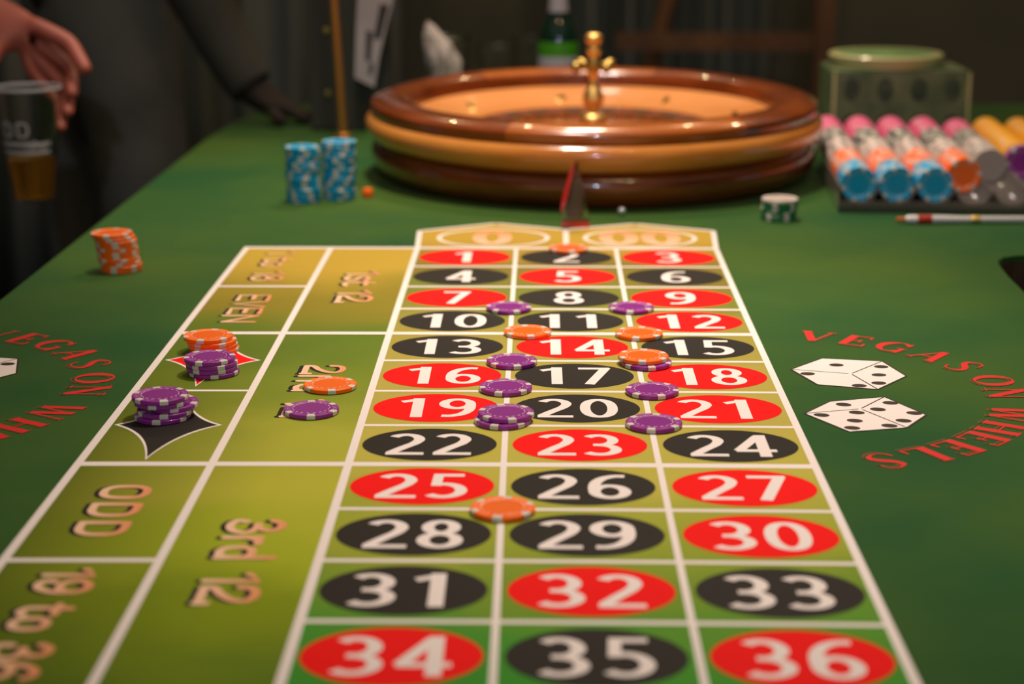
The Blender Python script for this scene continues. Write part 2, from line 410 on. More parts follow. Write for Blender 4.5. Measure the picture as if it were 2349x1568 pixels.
ins = [(x*.985 if x < .9 else .935, max(.41, min(2.995, y))) for x, y in outline]
rel(obj('tabletop', prism([(x, y) for x, y in outline], -.042, -.0062), M_wood_dark, table))
bm = bmesh.new(); box(bm, -.42, .38, .5, 2.9, -.13, -.042); box(bm, .38, .88, 1.9, 2.9, -.13, -.042); rel(obj('apron', bm, M_wood_dark, table))
for x, y in [(-.40, .55), (.36, .55), (-.40, 2.2), (.36, 1.72), (-.33, 2.85), (.86, 2.85), (.86, 1.95)]:
    bm = bmesh.new(); tube(bm, [(x, y, -.13), (x, y, -.4), (x, y, -.78)], [.032, .028, .022], 12); rel(obj('leg', bm, M_wood_dark, table, True))

# printed layout, sub-parts of the felt
F = felt
X = [-.29566, -.20936, -.12132, -.02132, .07868, .17868]
D = .08643; Y0 = 1.82619
def Yr(r): return Y0-D*r
# printed cell grounds
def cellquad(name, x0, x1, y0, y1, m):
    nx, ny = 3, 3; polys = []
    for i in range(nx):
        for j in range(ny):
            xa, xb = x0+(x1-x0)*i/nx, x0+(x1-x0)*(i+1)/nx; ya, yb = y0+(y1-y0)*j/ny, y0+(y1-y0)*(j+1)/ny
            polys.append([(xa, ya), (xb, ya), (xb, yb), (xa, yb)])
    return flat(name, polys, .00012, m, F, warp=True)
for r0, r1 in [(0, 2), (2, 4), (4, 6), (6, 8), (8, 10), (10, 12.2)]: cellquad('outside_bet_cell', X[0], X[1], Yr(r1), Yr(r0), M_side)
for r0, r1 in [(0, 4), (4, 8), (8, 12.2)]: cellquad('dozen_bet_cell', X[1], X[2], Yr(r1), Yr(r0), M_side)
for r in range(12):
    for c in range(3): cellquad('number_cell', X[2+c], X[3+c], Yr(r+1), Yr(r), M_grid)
# crown of the layout with 0 and 00
crown = [(-.1242, 1.9199), (-.0452, 1.9624), (.0298, 1.9290), (.1038, 1.9611), (.1850, 1.9224)]
yl, yr_ = W(X[2], Y0), W(X[5], Y0)
mid = W(.0290, Y0)
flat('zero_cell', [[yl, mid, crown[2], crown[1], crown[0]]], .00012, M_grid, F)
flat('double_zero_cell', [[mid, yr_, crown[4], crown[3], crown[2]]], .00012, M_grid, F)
zl = .00022
def line(x0, y0, x1, y1, wd, warp=True, n=14): return flat('white_line', strip(x0, y0, x1, y1, wd, n), zl+(.00002 if abs(y1-y0) < 1e-6 else 0), M_line, F, warp)
yb = Yr(12.2)
line(X[0], yb, X[0], Yr(0)+.004, .0056); line(X[1], yb, X[1], Yr(0), .0054); line(X[2], yb, X[2], Yr(0), .0054)
line(X[3], yb, X[3], Yr(0), .0040); line(X[4], yb, X[4], Yr(0), .0040); line(X[5], yb, X[5], Yr(0), .0052)
line(X[0]-.0028, Yr(0), X[5], Yr(0), .0082, n=24)
for r in range(1, 13): line(X[2], Yr(r), X[5], Yr(r), .0085 if r in (4, 8, 12) else .0048)
for r in (4, 8, 12): line(X[0], Yr(r), X[2], Yr(r), .0085)
for r in (2, 6, 10): line(X[0], Yr(r), X[1], Yr(r), .0058 if r != 6 else .0048)
cr = [yl]+crown+[yr_]
for a, b in zip(cr, cr[1:]): flat('white_line', strip(a[0], a[1], b[0], b[1], .0062 if a is not yl and b is not yr_ else .0052, 2)+[ellipse(b[0], b[1], .0028, .0028, 12)], zl, M_line, F)
flat('white_line', strip(mid[0], mid[1], crown[2][0], crown[2][1], .0055, 2), zl, M_line, F)
# rings and the 0 / 00
for nm, cx, cyy, rx, ry, zs in [('zero', -.0459, 1.884, .0585, .0475, [-.0468]), ('double', .1058, 1.883, .0590, .0475, [.0838, .1272])]:
    e = ellipse(cx, cyy, rx, ry, 64); i2 = ellipse(cx, cyy, rx-.0046, ry-.0046, 64)
    flat('white_ring', [[e[k], e[(k+1) % 64], i2[(k+1) % 64], i2[k]] for k in range(64)], zl+.00006, M_line, F)
    P1 = []
    for zx in zs: P1 += ribbon(arc(zx, cyy, .0135, .0285, 0, 350, 35, .85), .0135, .0105, closed=True)
    bm = union_bm(P1, .0004); tint(bm, lambda co: (co.y-1.855)/.06)
    obj('zero_numeral', bm, M_peach, F)
RED = {1, 3, 5, 7, 9, 12, 14, 16, 18, 19, 21, 23, 25, 27, 30, 32, 34, 36}
for n_ in range(1, 37):
    r, c = (n_-1)//3, (n_-1) % 3
    cx, cyy = (X[2+c]+X[3+c])/2, Yr(r+.5)-.0002
    flat('red_oval' if n_ in RED else 'black_oval', [ellipse(cx, cyy, .0448, .0352, 56)], .00026, M_red if n_ in RED else M_blk, F, warp=True)
    flat('number_print', numeral(str(n_), cx, cyy, .0475), .00034, M_num, F, warp=True)
# outside bets lettering
for s, xb, a, b, lw in [('1_to_18', -.268, 1.815, 1.672, .125), ('EVEN', -.2685, 1.621, 1.511, .135), ('ODD', -.2687, 1.0915, .9945, .165), ('19_to_36', -.2685, .9515, .802, .16)]:
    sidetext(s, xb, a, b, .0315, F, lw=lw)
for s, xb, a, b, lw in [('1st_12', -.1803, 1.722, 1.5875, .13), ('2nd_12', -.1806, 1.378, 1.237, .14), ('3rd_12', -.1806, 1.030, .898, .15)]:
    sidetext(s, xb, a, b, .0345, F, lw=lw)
# diamonds: concave four-point stars
def star(cx, cyy, rx, ry, k=.255, off=0.0, n=12):
    tips = [(rx, 0), (0, ry), (-rx, 0), (0, -ry)]; out = []
    for i in range(4):
        a, b = tips[i], tips[(i+1) % 4]; m = ((a[0]+b[0])*k, (a[1]+b[1])*k)
        for j in range(n):
            t = j/n; out.append((cx+(1-t)**2*a[0]+2*t*(1-t)*m[0]+t*t*b[0], cyy+(1-t)**2*a[1]+2*t*(1-t)*m[1]+t*t*b[1]))
    return out
def starshape(name, cx, cyy, rx, ry, m):
    o, i_ = star(cx, cyy, rx, ry), star(cx, cyy, rx*.915, ry*.93)
    flat('diamond_border', [[o[k], o[(k+1) % len(o)], i_[(k+1) % len(o)], i_[k]] for k in range(len(o))], .00030, M_line, F)
    flat(name, [[(cx, cyy), i_[k], i_[(k+1) % len(o)]] for k in range(len(o))], .00028, m, F)
starshape('red_diamond', -.2528, 1.3915, .0375, .0765, M_red)
starshape('black_diamond', -.2540, 1.2185, .0375, .0778, M_blk)
# dice pictures
def dice(dx, dy, parts=None):
    def sh(L): return [(x+dx, y+dy) for x, y in L]
    for out, inn, k1, k2, k3, pips, ang in [
        ([(.1937, 1.3684), (.2222, 1.4016), (.2676, 1.3932), (.2782, 1.3498), (.2502, 1.3129), (.2075, 1.3257)], (.2375, 1.3560), 0, 2, 4,
         [(.2304, 1.3814), (.2047, 1.3557), (.2381, 1.3228), (.2639, 1.3766), (.2580, 1.3529), (.2539, 1.3300)], 0),
        ([(.1876, 1.2505), (.2098, 1.2809), (.2514, 1.2934), (.2725, 1.2479), (.2531, 1.2171), (.2121, 1.2072)], (.2290, 1.2624), 0, 2, 4,
         [(.2186, 1.2729), (.1991, 1.2466), (.2247, 1.2531), (.2201, 1.2333), (.2155, 1.2161), (.2419, 1.2216), (.2410, 1.2611), (.2527, 1.2774), (.2649, 1.2521), (.2539, 1.2336)], -.3)]:
        flat('die_print', [sh(out)], .00024, M_num, F)
        ls = []
        for k in range(6): ls += strip(*sh([out[k]])[0], *sh([out[(k+1) % 6]])[0], .0015, 1)
        for k in (k1, k2, k3):
            a, b = sh([out[k]])[0], sh([inn])[0]
            b = (a[0]+(b[0]-a[0])*.96, a[1]+(b[1]-a[1])*.96); ls += strip(*a, *b, .0011, 1)
        flat('die_outline', ls, .00030, M_pip, F)
        for p in pips:
            q = sh([p])[0]; flat('die_pip', [ellipse(q[0], q[1], .0056, .0044, 20, ang)], .00033, M_pip, F)
dice(0, 0); dice(-.6735, .0015)
LET = [('V', 70.5), ('E', 59.3), ('G', 48), ('A', 36), ('S', 24.2), ('O', 9.8), ('N', -1.5), ('W', -20), ('H', -32), ('E', -41.6), ('E', -51.4), ('L', -61), ('S', -71.4)]
ring_text(.170, 1.3078, .1735, F, LET, .031)
ring_text(-.5035, 1.3078, .1735, F, [l for l in LET], .031)
# the parts of the far-left print that would fall off the cloth are trimmed
for o in list(F.children):
    if o.name.startswith(('ring_letter', 'letter_', 'die_')):
        if min(v.co.x for v in o.data.vertices) < -.474:
            bmm = bmesh.new(); bmm.from_mesh(o.data)
            bmesh.ops.bisect_plane(bmm, geom=bmm.verts[:]+bmm.edges[:]+bmm.faces[:], plane_co=(-.4735, 0, 0), plane_no=(-1, 0, 0), clear_outer=True)
            bmm.to_mesh(o.data); ne = len(bmm.verts); bmm.free()
            if ne == 0: bpy.data.objects.remove(o)
for o in F.children: o.matrix_parent_inverse = Matrix.Identity(4)

# ------------------------------------------------------------------ poker chips
T_, RC = .0033, .0195
M_spot = mat('ivory_spot', (.62, .57, .50), .42)
COL = dict(orange=(1.0, .150, .003), purple=(.27, .016, .26), blue=(.0, .34, .62), green=(.01, .16, .06), white=(.62, .50, .45), pink=(.75, .12, .26), yellow=(.90, .40, .02), black=(.02, .022, .018), grey=(.34, .29, .26))
MC = {k: mat(k+'_clay', v, .38, coat=.15) for k, v in COL.items()}
MD = {k: mat(k+'_inlay', tuple(a*.9 for a in v), .3, coat=.2) for k, v in COL.items()}
def chip_meshes(col):
    bm = bmesh.new()
    lathe(bm, [(0, 0), (RC-.0005, 0), (RC, .0005), (RC, T_-.0005), (RC-.0005, T_), (.0132, T_), (.0129, T_-.00018), (0, T_-.00018)], 64)
    me = bpy.data.meshes.new('poker_chip'); bm.to_mesh(me); bm.free(); me.materials.append(MC[col])
    for p in me.polygons: p.use_smooth = True
    me.set_sharp_from_angle(angle=R(35))
    bm = bmesh.new(); a = R(8.7)
    lathe(bm, [(.0153, .0000), (RC-.0005, -.00004), (RC+.00006, .0005), (RC+.00006, T_-.0005), (RC-.0005, T_+.00005), (.0153, T_+.00005)], 6, -a, a)
    sp = bpy.data.meshes.new('edge_spot'); bm.to_mesh(sp); bm.free(); sp.materials.append(M_spot)
    bm = bmesh.new(); lathe(bm, [(0, T_-.00010), (.0120, T_-.00010), (.0121, T_-.00014)], 48)
    inl = bpy.data.meshes.new('inlay'); bm.to_mesh(inl); bm.free(); inl.materials.append(MD[col])
    bm = bmesh.new()
    for k in range(18):   # dashes round the inlay
        a0 = 2*PI*(k+.5)/18; lathe(bm, [(.0126, T_+.00004), (.0133, T_+.00004)], 3, a0-.085, a0+.085)
    for k in range(6):    # dice marks between the spots
        a0 = 2*PI*(k+.5)/6
        for du, dr in ([(-.0011, .0006), (.0011, -.0006), (0, 0), (-.0032, -.0004), (-.0020, .0010)] if k % 2 else [(-.0018, .0004), (.0, .0004), (.0018, .0004), (.0018, -.0008)]):
            r_ = .0160+dr; x, y = r_*math.cos(a0)-du*math.sin(a0), r_*math.sin(a0)+du*math.cos(a0)
            q = [bm.verts.new((x+.00042*math.cos(t), y+.00042*math.sin(t), T_+.00004)) for t in [PI/4+k_*PI/2 for k_ in range(4)]]; bm.faces.new(q)
    ds = bpy.data.meshes.new('dash_marks'); bm.to_mesh(ds); bm.free(); ds.materials.append(M_spot)
    return me, sp, inl, ds
CM = {k: chip_meshes(k) for k in ('orange', 'purple', 'blue', 'green', 'white')}
def chip(col, x, y, z, ang=0, label=None, group=None, tilt=(0, 0), marks=True, rot=None, bits=True):
    me, sp, inl, ds = CM[col]
    o = bpy.data.objects.new('poker_chip', me); C.objects.link(o); o.location = (x, y, z)
    o.rotation_euler = rot if rot else (tilt[0], tilt[1], R(ang))
    tag(o, label, 'poker chip', group)
    if bits:
        for k in range(6):
            s = bpy.data.objects.new('edge_spot', sp); C.objects.link(s); s.parent = o; s.rotation_euler = (0, 0, k*PI/3)
        if marks:
            for nm, m in (('inlay', inl), ('dash_marks', ds)):
                s = bpy.data.objects.new(nm, m); C.objects.link(s); s.parent = o
    return o
ZT = .00045
for col, x, y, a, lab in [
    ('orange', .0308, 1.8174, -80, 'orange chip on the line between the 00 and the black 2'),
    ('purple', -.0249, 1.5613, -67, 'purple chip on the corner beside the red 7 and black 8'),
    ('purple', .0812, 1.5623, -96, 'purple chip on the corner between black 8 and red 9'),
    ('orange', -.0081, 1.4759, -81, 'orange chip touching the left end of the black 11'),
    ('orange', .0832, 1.4709, -101, 'orange chip on the line between the 11 and the red 12'),
    ('purple', -.0197, 1.3828, -76, 'purple chip on the corner between the 13 and the red 14'),
    ('purple', -.0232, 1.3084, -105, 'single purple chip at the right end of the red 16'),
    ('purple', .0838, 1.3012, -72, 'single purple chip on the corner between black 17 and red 21'),
    ('purple', .0801, 1.2191, -99, 'single purple chip on the corner between red 23, 21 and black 24'),
    ('orange', -.0204, 1.0430, -99, 'orange chip nearest the viewer, between numbers 25 and 29'),
    ('orange', -.1527, 1.3130, -80, 'orange chip lying on the 2nd 12 lettering'),
    ('purple', -.1590, 1.2494, -84, 'purple chip lying in the 2nd 12 field under the orange one')]:
    chip(col, x, y, ZT, a, lab)
chip('purple', .0840, 1.3800, ZT, -80, 'purple chip mostly hidden beneath the orange one beside 15')
chip('orange', .0817, 1.3851-.0005, ZT+T_+.0001, -95, 'orange chip lying on a purple one beside the black 15')
chip('purple', -.0238, 1.2262, ZT, -107, 'lower purple chip of the pair beside the black 20')
chip('purple', -.0215, 1.2305, ZT+T_+.0001, -76, 'upper purple chip of the pair beside the black 20')
pos = ['bottom', 'second from bottom', 'third from bottom', 'top', 'fifth']
for i, (dx, dy, a) in enumerate([(.0042, .0015, -70), (.0032, .001, -118), (.0024, 0, -114), (-.0002, 0, -99)]):
    chip('orange', -.2605+dx, 1.4185+dy, ZT+i*(T_+.0001), a, pos[i]+' orange chip in the short stack behind the red diamond', 'orange chips stacked on the red diamond')
for i, (dx, dy, a) in enumerate([(.0014, .0, -78), (.0005, 0, -118), (.0003, .0, -119), (-.0012, .0, -105)]):
    chip('purple', -.2470+dx, 1.3525+dy, ZT+i*(T_+.0001), a, pos[i]+' purple chip in the stack on the red diamond', 'purple chips stacked on the red diamond')
for i, (dx, dy, a) in enumerate([(.0013, -.001, -92), (.0030, .001, -82), (.0058, .005, -71), (.0006, .001, -98), (.0, .0, -71)]):
    nm = ['bottom', 'second from bottom', 'middle, right-shifted', 'fourth from bottom', 'top'][i]
    chip('purple', -.2625+dx, 1.2365+dy, ZT+i*(T_+.0001), a, nm+' purple chip in the stack on the black diamond', 'purple chips stacked on the black diamond')
# tall stacks
def lab_in(n, i, what):
    if i == 0: return 'bottom '+what
    if i == n-1: return 'top '+what
    return None
ORD = ['first', 'second', 'third', 'fourth', 'fifth', 'sixth', 'seventh', 'eighth', 'ninth', 'tenth', 'eleventh', 'twelfth', 'thirteenth', 'fourteenth', 'fifteenth', 'sixteenth', 'seventeenth', 'eighteenth', 'nineteenth', 'twentieth', 'twenty-first', 'twenty-second', 'twenty-third', 'twenty-fourth', 'twenty-fifth', 'twenty-sixth', 'twenty-seventh', 'twenty-eighth']
def stack(col, x, y, n, offs, angs, where, group, topcol=None):
    for i in range(n):
        dx, dy = offs(i); c = topcol if (topcol and i == n-1) else col
        lab = '%s %s chip of the %s' % ('top' if i == n-1 else 'bottom' if i == 0 else ORD[i]+' from bottom', 'pale pinkish white' if c == 'white' else c, where)
        chip(c, x+dx, y+dy, ZT+i*(T_+.00006), angs(i), lab, group, marks=(i == n-1))
def ra(seed, step=17):
    r = random.Random(seed); v = []; a = 0
    while len(v) < 42:
        a += r.choice([-17, 15, 11, -12, 20]); v += [a+r.uniform(-2.5, 2.5) for _ in range(r.choice([1, 2, 2, 3]))]
    return lambda i: v[i]
jit = [random.Random(99+i).uniform(-.0005, .0005) for i in range(60)]
stack('blue', -.2685, 2.0960, 19, lambda i: (jit[i]+.0003*math.sin(i*.5), jit[i+20]), ra(1), 'left tall blue stack beside the wheel', 'chips of the left tall blue stack')
stack('blue', -.2295, 2.1150, 20, lambda i: (jit[i+10]+.00005*i, jit[i+25]), ra(2), 'right tall blue stack next to the brass stand', 'chips of the right tall blue stack')
stack('orange', -.3975, 1.7220, 11, lambda i: (-.00035*i*(i > 2)-(.0014 if i > 8 else 0)-(.0016 if i == 10 else 0)+(.001 if i < 2 else 0), jit[i]), ra(5), 'leaning orange stack near the left table edge', 'chips of the leaning orange stack')
stack('green', .2625, 1.9900, 7, lambda i: (jit[i], jit[i+9]), ra(11), 'small green stack at the right of the wheel', 'chips of the small green stack', topcol='white')

# ------------------------------------------------------------------ roulette wheel
def wood(name, c1, c2, sc=9, rough=.22, coat=.8):
    m = noisy(name, c1, c2, sc, rough, detail=6, stretch=(1, 1, 5), coat=coat); return m
M_rimA = wood('dark_varnished_wood', (.12, .022, .003), (.26, .052, .007))
M_rimB = wood('amber_varnished_wood', (.26, .055, .006), (.42, .105, .012))
M_band = wood('honey_varnished_wood', (.58, .19, .025), (.74, .28, .05), 7)
M_base = wood('deep_brown_varnished_wood', (.09, .018, .003), (.22, .045, .006))
M_track = wood('pale_ball_track_wood', (.66, .24, .06), (.80, .33, .10), 5, .3)
M_cone = wood('reddish_rotor_wood', (.20, .045, .008), (.32, .08, .014), 8)
M_brass = mat('polished_brass', (.92, .60, .20), .44, metal=1)
M_brassd = mat('dull_brass', (.45, .30, .08), .38, metal=1)
WC = (.0685, 2.3026)
wheel = tag(empty('roulette', (WC[0], WC[1], 0)), 'large varnished wooden roulette wheel with a golden brass turret', 'roulette wheel')
bm = bmesh.new(); lathe(bm, [(0, .0005), (.258, .0005), (.266, .004), (.274, .014), (.2775, .026), (.275, .036), (.266, .0405), (.262, .043), (.262, .036), (0, .036)], 96)
obj('wheel_base', bm, M_base, wheel, True, 50)
bm = bmesh.new(); lathe(bm, [(.262, .0405), (.274, .0445), (.281, .050), (.284, .059), (.283, .067), (.278, .0735), (.268, .0752), (.262, .0752), (.2255, .0752), (.2255, .066), (.262, .042)], 96)
obj('honey_band', bm, M_band, wheel, True, 50)
prof = [(.2255, .0715), (.268, .0728), (.2745, .0750), (.2765, .0775), (.2768, .0862), (.2752, .0885), (.2620, .0930), (.2500, .0950), (.2380, .0942), (.2290, .0912), (.2255, .0880), (.2255, .0715)]
for k in range(6):
    a0 = R(-90-22.5+60*k); bm = bmesh.new(); lathe(bm, prof, 20, a0+R(.05), a0+R(59.95), cap=True)
    obj('rim_segment', bm, M_rimB if k in (0, 3) else M_rimA, wheel, True, 50)
bm = bmesh.new(); lathe(bm, [(.2235, .0735), (.217, .0715), (.205, .0680), (.185, .0618), (.165, .0560), (.156, .0545), (.156, .044)], 96)
obj('ball_track', bm, M_track, wheel, True, 60)
bm = bmesh.new(); lathe(bm, [(.2254, .0878), (.2240, .0884), (.2228, .0872), (.2225, .0728), (.2254, .0728)], 96)
obj('inner_lip', bm, M_rimA, wheel, True, 50)
for k in range(8):
    a = R(12+45*k); bm = bmesh.new()
    q = [(-.012, 0), (0, .0045), (.012, 0), (0, -.0045)] if k % 2 else [(0, -.010), (.0045, 0), (0, .010), (-.0045, 0)]
    b = [bm.verts.new((x, y, 0)) for x, y in q]; t = bm.verts.new((0, 0, .005)); bm.faces.new(b)
    for i in range(4): bm.faces.new((b[i], b[(i+1) % 4], t))
    bmesh.ops.recalc_face_normals(bm, faces=bm.faces)
    o = obj('deflector', bm, M_brassd, wheel); o.location = (.185*math.cos(a), .185*math.sin(a), .0625); o.rotation_euler = (0, -R(24), a)
M_pocket = mat('dark_pocket', (.06, .022, .010), .5)
bm = bmesh.new(); lathe(bm, [(.155, .0435), (.155, .0515), (.152, .0540), (.128, .0510), (.125, .0445), (.105, .0445), (.102, .0485), (.05, .0525), (.02, .0550), (0, .055)], 96)
rotor = obj('rotor', bm, M_cone, wheel, True, 40)
M_rp = mat('red_pocket_print', (.15, .03, .01), .5)
for k in range(38):
    a0, a1 = 2*PI*k/38, 2*PI*(k+1)/38; bm = bmesh.new()
    lathe(bm, [(.1295, .0517), (.1500, .0542)], 3, a0+.008, a1-.008); obj('number_pocket', bm, M_rp if k % 2 else M_pocket, rotor)
    bm = bmesh.new(); ca, sa = math.cos(a0), math.sin(a0); tube(bm, [(.106*ca, .106*sa, .0480), (.126*ca, .126*sa, .0505)], .0011, 6); obj('fret', bm, M_brassd, rotor)
tur = [(0, .174), (.006, .1738), (.0102, .1715), (.0106, .167), (.0092, .163), (.0062, .1605), (.0062, .1585), (.0088, .1565), (.0092, .1525), (.0078, .1495), (.0062, .1475), (.0074, .143), (.0076, .136), (.0062, .126), (.0048, .118), (.0046, .113), (.0066, .109), (.0108, .103), (.0134, .096), (.0132, .0895), (.0098, .0835), (.0066, .0805), (.0064, .0785), (.0100, .0765), (.0160, .0735), (.0178, .069), (.0165, .0645), (.0200, .062), (0, .0615)]
tur = [(r_, z_-.0065) for r_, z_ in tur]
bm = bmesh.new(); lathe(bm, tur[::-1], 40); turret = obj('turret', bm, M_brass, wheel, True, 60)
bm = bmesh.new(); lathe(bm, [(0, .1205), (.0085, .1205), (.0095, .1245), (.0095, .1315), (.0085, .1355), (0, .1355)], 24); obj('turret_hub', bm, M_brassd, turret, True)
for k in range(4):
    a = R(35+90*k); ca, sa = math.cos(a), math.sin(a); bm = bmesh.new()
    tube(bm, [(.006*ca, .006*sa, .128), (.018*ca, .018*sa, .128), (.022*ca, .022*sa, .128), (.026*ca, .026*sa, .128), (.031*ca, .031*sa, .128), (.0335*ca, .0335*sa, .128)], [.003, .003, .0058, .0074, .0058, .002], 12)
    obj('turret_arm', bm, M_brassd, turret, True)

bm = bmesh.new(); t_ = math.tan(R(1.3))
box(bm, -.05, .05, .10, .255, -.0128, .0004)
for v in bm.verts:
    if v.co.z < -.005: v.co.z = -(v.co.y+.27)*t_
obj('levelling_wedge', bm, M_base, wheel)
wheel.scale = (.995, .995, 1); wheel.rotation_euler = (R(1.3), 0, 0); wheel.location = (WC[0], WC[1], .27*math.sin(R(1.3))+.0002)
# small glassy ball lying by the wheel
bm = bmesh.new(); bmesh.ops.create_uvsphere(bm, u_segments=20, v_segments=12, radius=.0045)
o = obj('roulette_ball', bm, mat('silvery_ball', (.6, .6, .62), .12, metal=.6), None, True, 0); o.location = (.0925, 2.012, .0047)
tag(o, 'tiny silvery ball on the felt in front of the wheel', 'ball')
bm = bmesh.new(); lathe(bm, [(0, 0), (.006, 0), (.0065, .002), (.0065, .008), (.005, .0105), (0, .011)], 20)
o = obj('orange_knob', bm, MC['orange'], None, True); o.location = (-.1975, 2.125, .0002)
tag(o, 'tiny orange plastic knob between the blue stacks and wheel', 'knob')

# ------------------------------------------------------------------ win marker (clear wedge with red edge)
M_clear = mat('clear_acrylic', (.95, .88, .78), .04, trans=1, ior=1.40)
M_rimpl = mat('milky_rim_plastic', (.75, .72, .72), .35, trans=.4)
M_redpl = mat('red_acrylic', (.80, .02, .015), .18, trans=.25, coat=.6)
mk = tag(empty('win_marker', (.0402, 1.950, 0), 0), 'clear tapered acrylic win marker with red edge and base before the wheel', 'marker')
def taper(bm, prof, d):   # prof = [(z, x0, x1, halfdepth)]
    rings = [[bm.verts.new(p) for p in ((a, -hd, z), (b, -hd, z), (b, hd, z), (a, hd, z))] for z, a, b, hd in prof]
    for A, B in zip(rings, rings[1:]):
        for k in range(4): bm.faces.new((A[k], A[(k+1) % 4], B[(k+1) % 4], B[k]))
    bm.faces.new(rings[0][::-1]); bm.faces.new(rings[-1]); bmesh.ops.recalc_face_normals(bm, faces=bm.faces); return bm
bm = taper(bmesh.new(), [(.0062, -.0150, .0150, .0095), (.020, -.0135, .0125, .0085), (.036, -.0085, .0095, .007), (.054, -.0045, .0048, .005), (.0695, -.0008, .0026, .0025)], 0)
obj('body', bm, M_clear, mk)
bm = taper(bmesh.new(), [(.0004, -.0150, .0150, .0100), (.0060, -.0148, .0148, .0098)], 0); obj('foot', bm, M_redpl, mk)
bm = taper(bmesh.new(), [(.017, -.0158, -.0138, .0080), (.026, -.0150, -.0105, .0080), (.036, -.0128, -.0078, .0068), (.050, -.0090, -.0048, .005), (.066, -.0034, -.0010, .0025)], 0); obj('edge_strip', bm, M_redpl, mk)
bm = taper(bmesh.new(), [(.0100, -.0105, .0085, .006), (.030, -.0062, .0070, .004), (.050, -.0020, .0036, .002)], 0); obj('dark_insert', bm, mat('smoked_plastic', (.10, .075, .035), .4), mk)

# ------------------------------------------------------------------ pen
M_penw = mat('white_plastic', (.66, .60, .60), .3, coat=.4); M_penr = mat('brick_red_plastic', (.42, .03, .015), .35); M_peno = mat('orange_red_plastic', (.55, .10, .02), .4)
pen = tag(empty('pen', (.385, 1.9655, .0048), R(.6)), 'white ballpoint pen with orange-red tip lying in front of the chip rack', 'pen')
def xl(prof, n=20):
    bm = bmesh.new(); lathe(bm, prof, n, M=Matrix.Rotation(PI/2, 4, 'Y')); return bm
obj('barrel', xl([(0, .0095), (.0030, .0098), (.0046, .013), (.0047, .040), (.0042, .055), (.0036, .070), (.0036, .140), (.0030, .143), (0, .143)]), M_penw, pen, True)
obj('tip', xl([(0, 0), (.0022, .0005), (.0026, .0095), (0, .0097)]), M_peno, pen, True)
obj('grip_band', xl([(.0049, .0225), (.0050, .024), (.0050, .036), (.0049, .038)]), M_penr, pen, True)
obj('metal_ring', xl([(.0038, .080), (.0040, .081), (.0040, .089), (.0038, .090)]), M_brass, pen, True)

# ------------------------------------------------------------------ chip rack
M_rack = mat('smoky_clear_plastic', (.70, .62, .56), .12, trans=.88, ior=1.2)
RA = R(-3.9)
rack = tag(empty('chip_rack', (.3560, 2.036, 0), RA), 'clear plastic chip rack with long troughs right of the wheel', 'chip rack')
PIT = .0418; NCOL = 8; LEN = .47
bm = bmesh.new(); box(bm, -.0225, PIT*(NCOL-1)+.0225, -.006, LEN, .0006, .0060); obj('base_plate', bm, mat('dark_smoked_base', (.06, .055, .045), .2, coat=.5), rack)
for c in range(NCOL):
    x = c*PIT; bm = bmesh.new(); n = 14
    pts = [(x+(.0205)*math.cos(t), .0305+(.0205)*math.sin(t)) for t in [R(192+156*i/n) for i in range(n+1)]]
    A = [[bm.verts.new((px, y, pz)) for px, pz in pts] for y in (-.004, LEN-.004)]
    for i in range(n): bm.faces.new((A[0][i], A[0][i+1], A[1][i+1], A[1][i]))
    o = obj('trough', bm, M_rack, rack, True, 0); md = o.modifiers.new('s', 'SOLIDIFY'); md.thickness = .0008
for y in (.0,):
    bm = bmesh.new(); box(bm, -.0225, PIT*(NCOL-1)+.0225, -.0062, -.0042, .006, .0135); obj('front_wall', bm, M_rack, rack)
bm = bmesh.new(); box(bm, -.0225, -.0212, -.006, LEN, .006, .030); obj('side_wall', bm, M_rack, rack)
bm = bmesh.new(); box(bm, PIT*(NCOL-1)+.0212, PIT*(NCOL-1)+.0225, -.006, LEN, .006, .030); obj('side_wall', bm, M_rack, rack)
RM = Matrix.Translation((.3560, 2.036, 0)) @ Matrix.Rotation(RA, 4, 'Z')
pit = T_+.00012
def rackchip(col, c, y, lab, grp, face=False, first=False):
    p = RM @ Vector((c*PIT, y+T_, .0305)); a = random.uniform(0, 45)
    mt = (Matrix.Rotation(RA, 4, 'Z') @ Matrix.Rotation(PI/2, 4, 'X') @ Matrix.Rotation(R(a), 4, 'Z')).to_euler()
    return chip(col, p.x, p.y, p.z, rot=mt, label=lab, group=grp, marks=face, bits=True)
def segs(col, c, y0, y1, word):
    n = int((y1-y0)/pit)
    grp = '%s chips in the %s trough' % (col, word)
    for i in range(n):
        rackchip(col, c, y0+i*pit, ('front %s chip facing the viewer in the %s trough' % (col, word)) if i == 0 else '%s chip from the front of the %s row, %s rack trough' % (ORD[i], col, word), grp, face=(i == 0))
word = ['leftmost', 'second', 'third', 'fourth', 'fifth', 'sixth', 'seventh', 'eighth']
BL = [.062, .064, .066]
for c in range(3): segs('blue', c, .003, BL[c], word[c])
for c, (a, b) in enumerate([(.066, .150), (.068, .155), (.070, .156), (.072, .158)]): segs('orange', c, a, b, word[c])
segs('purple', 5, .176, .192, word[5]); segs('purple', 6, .176, .192, word[6])
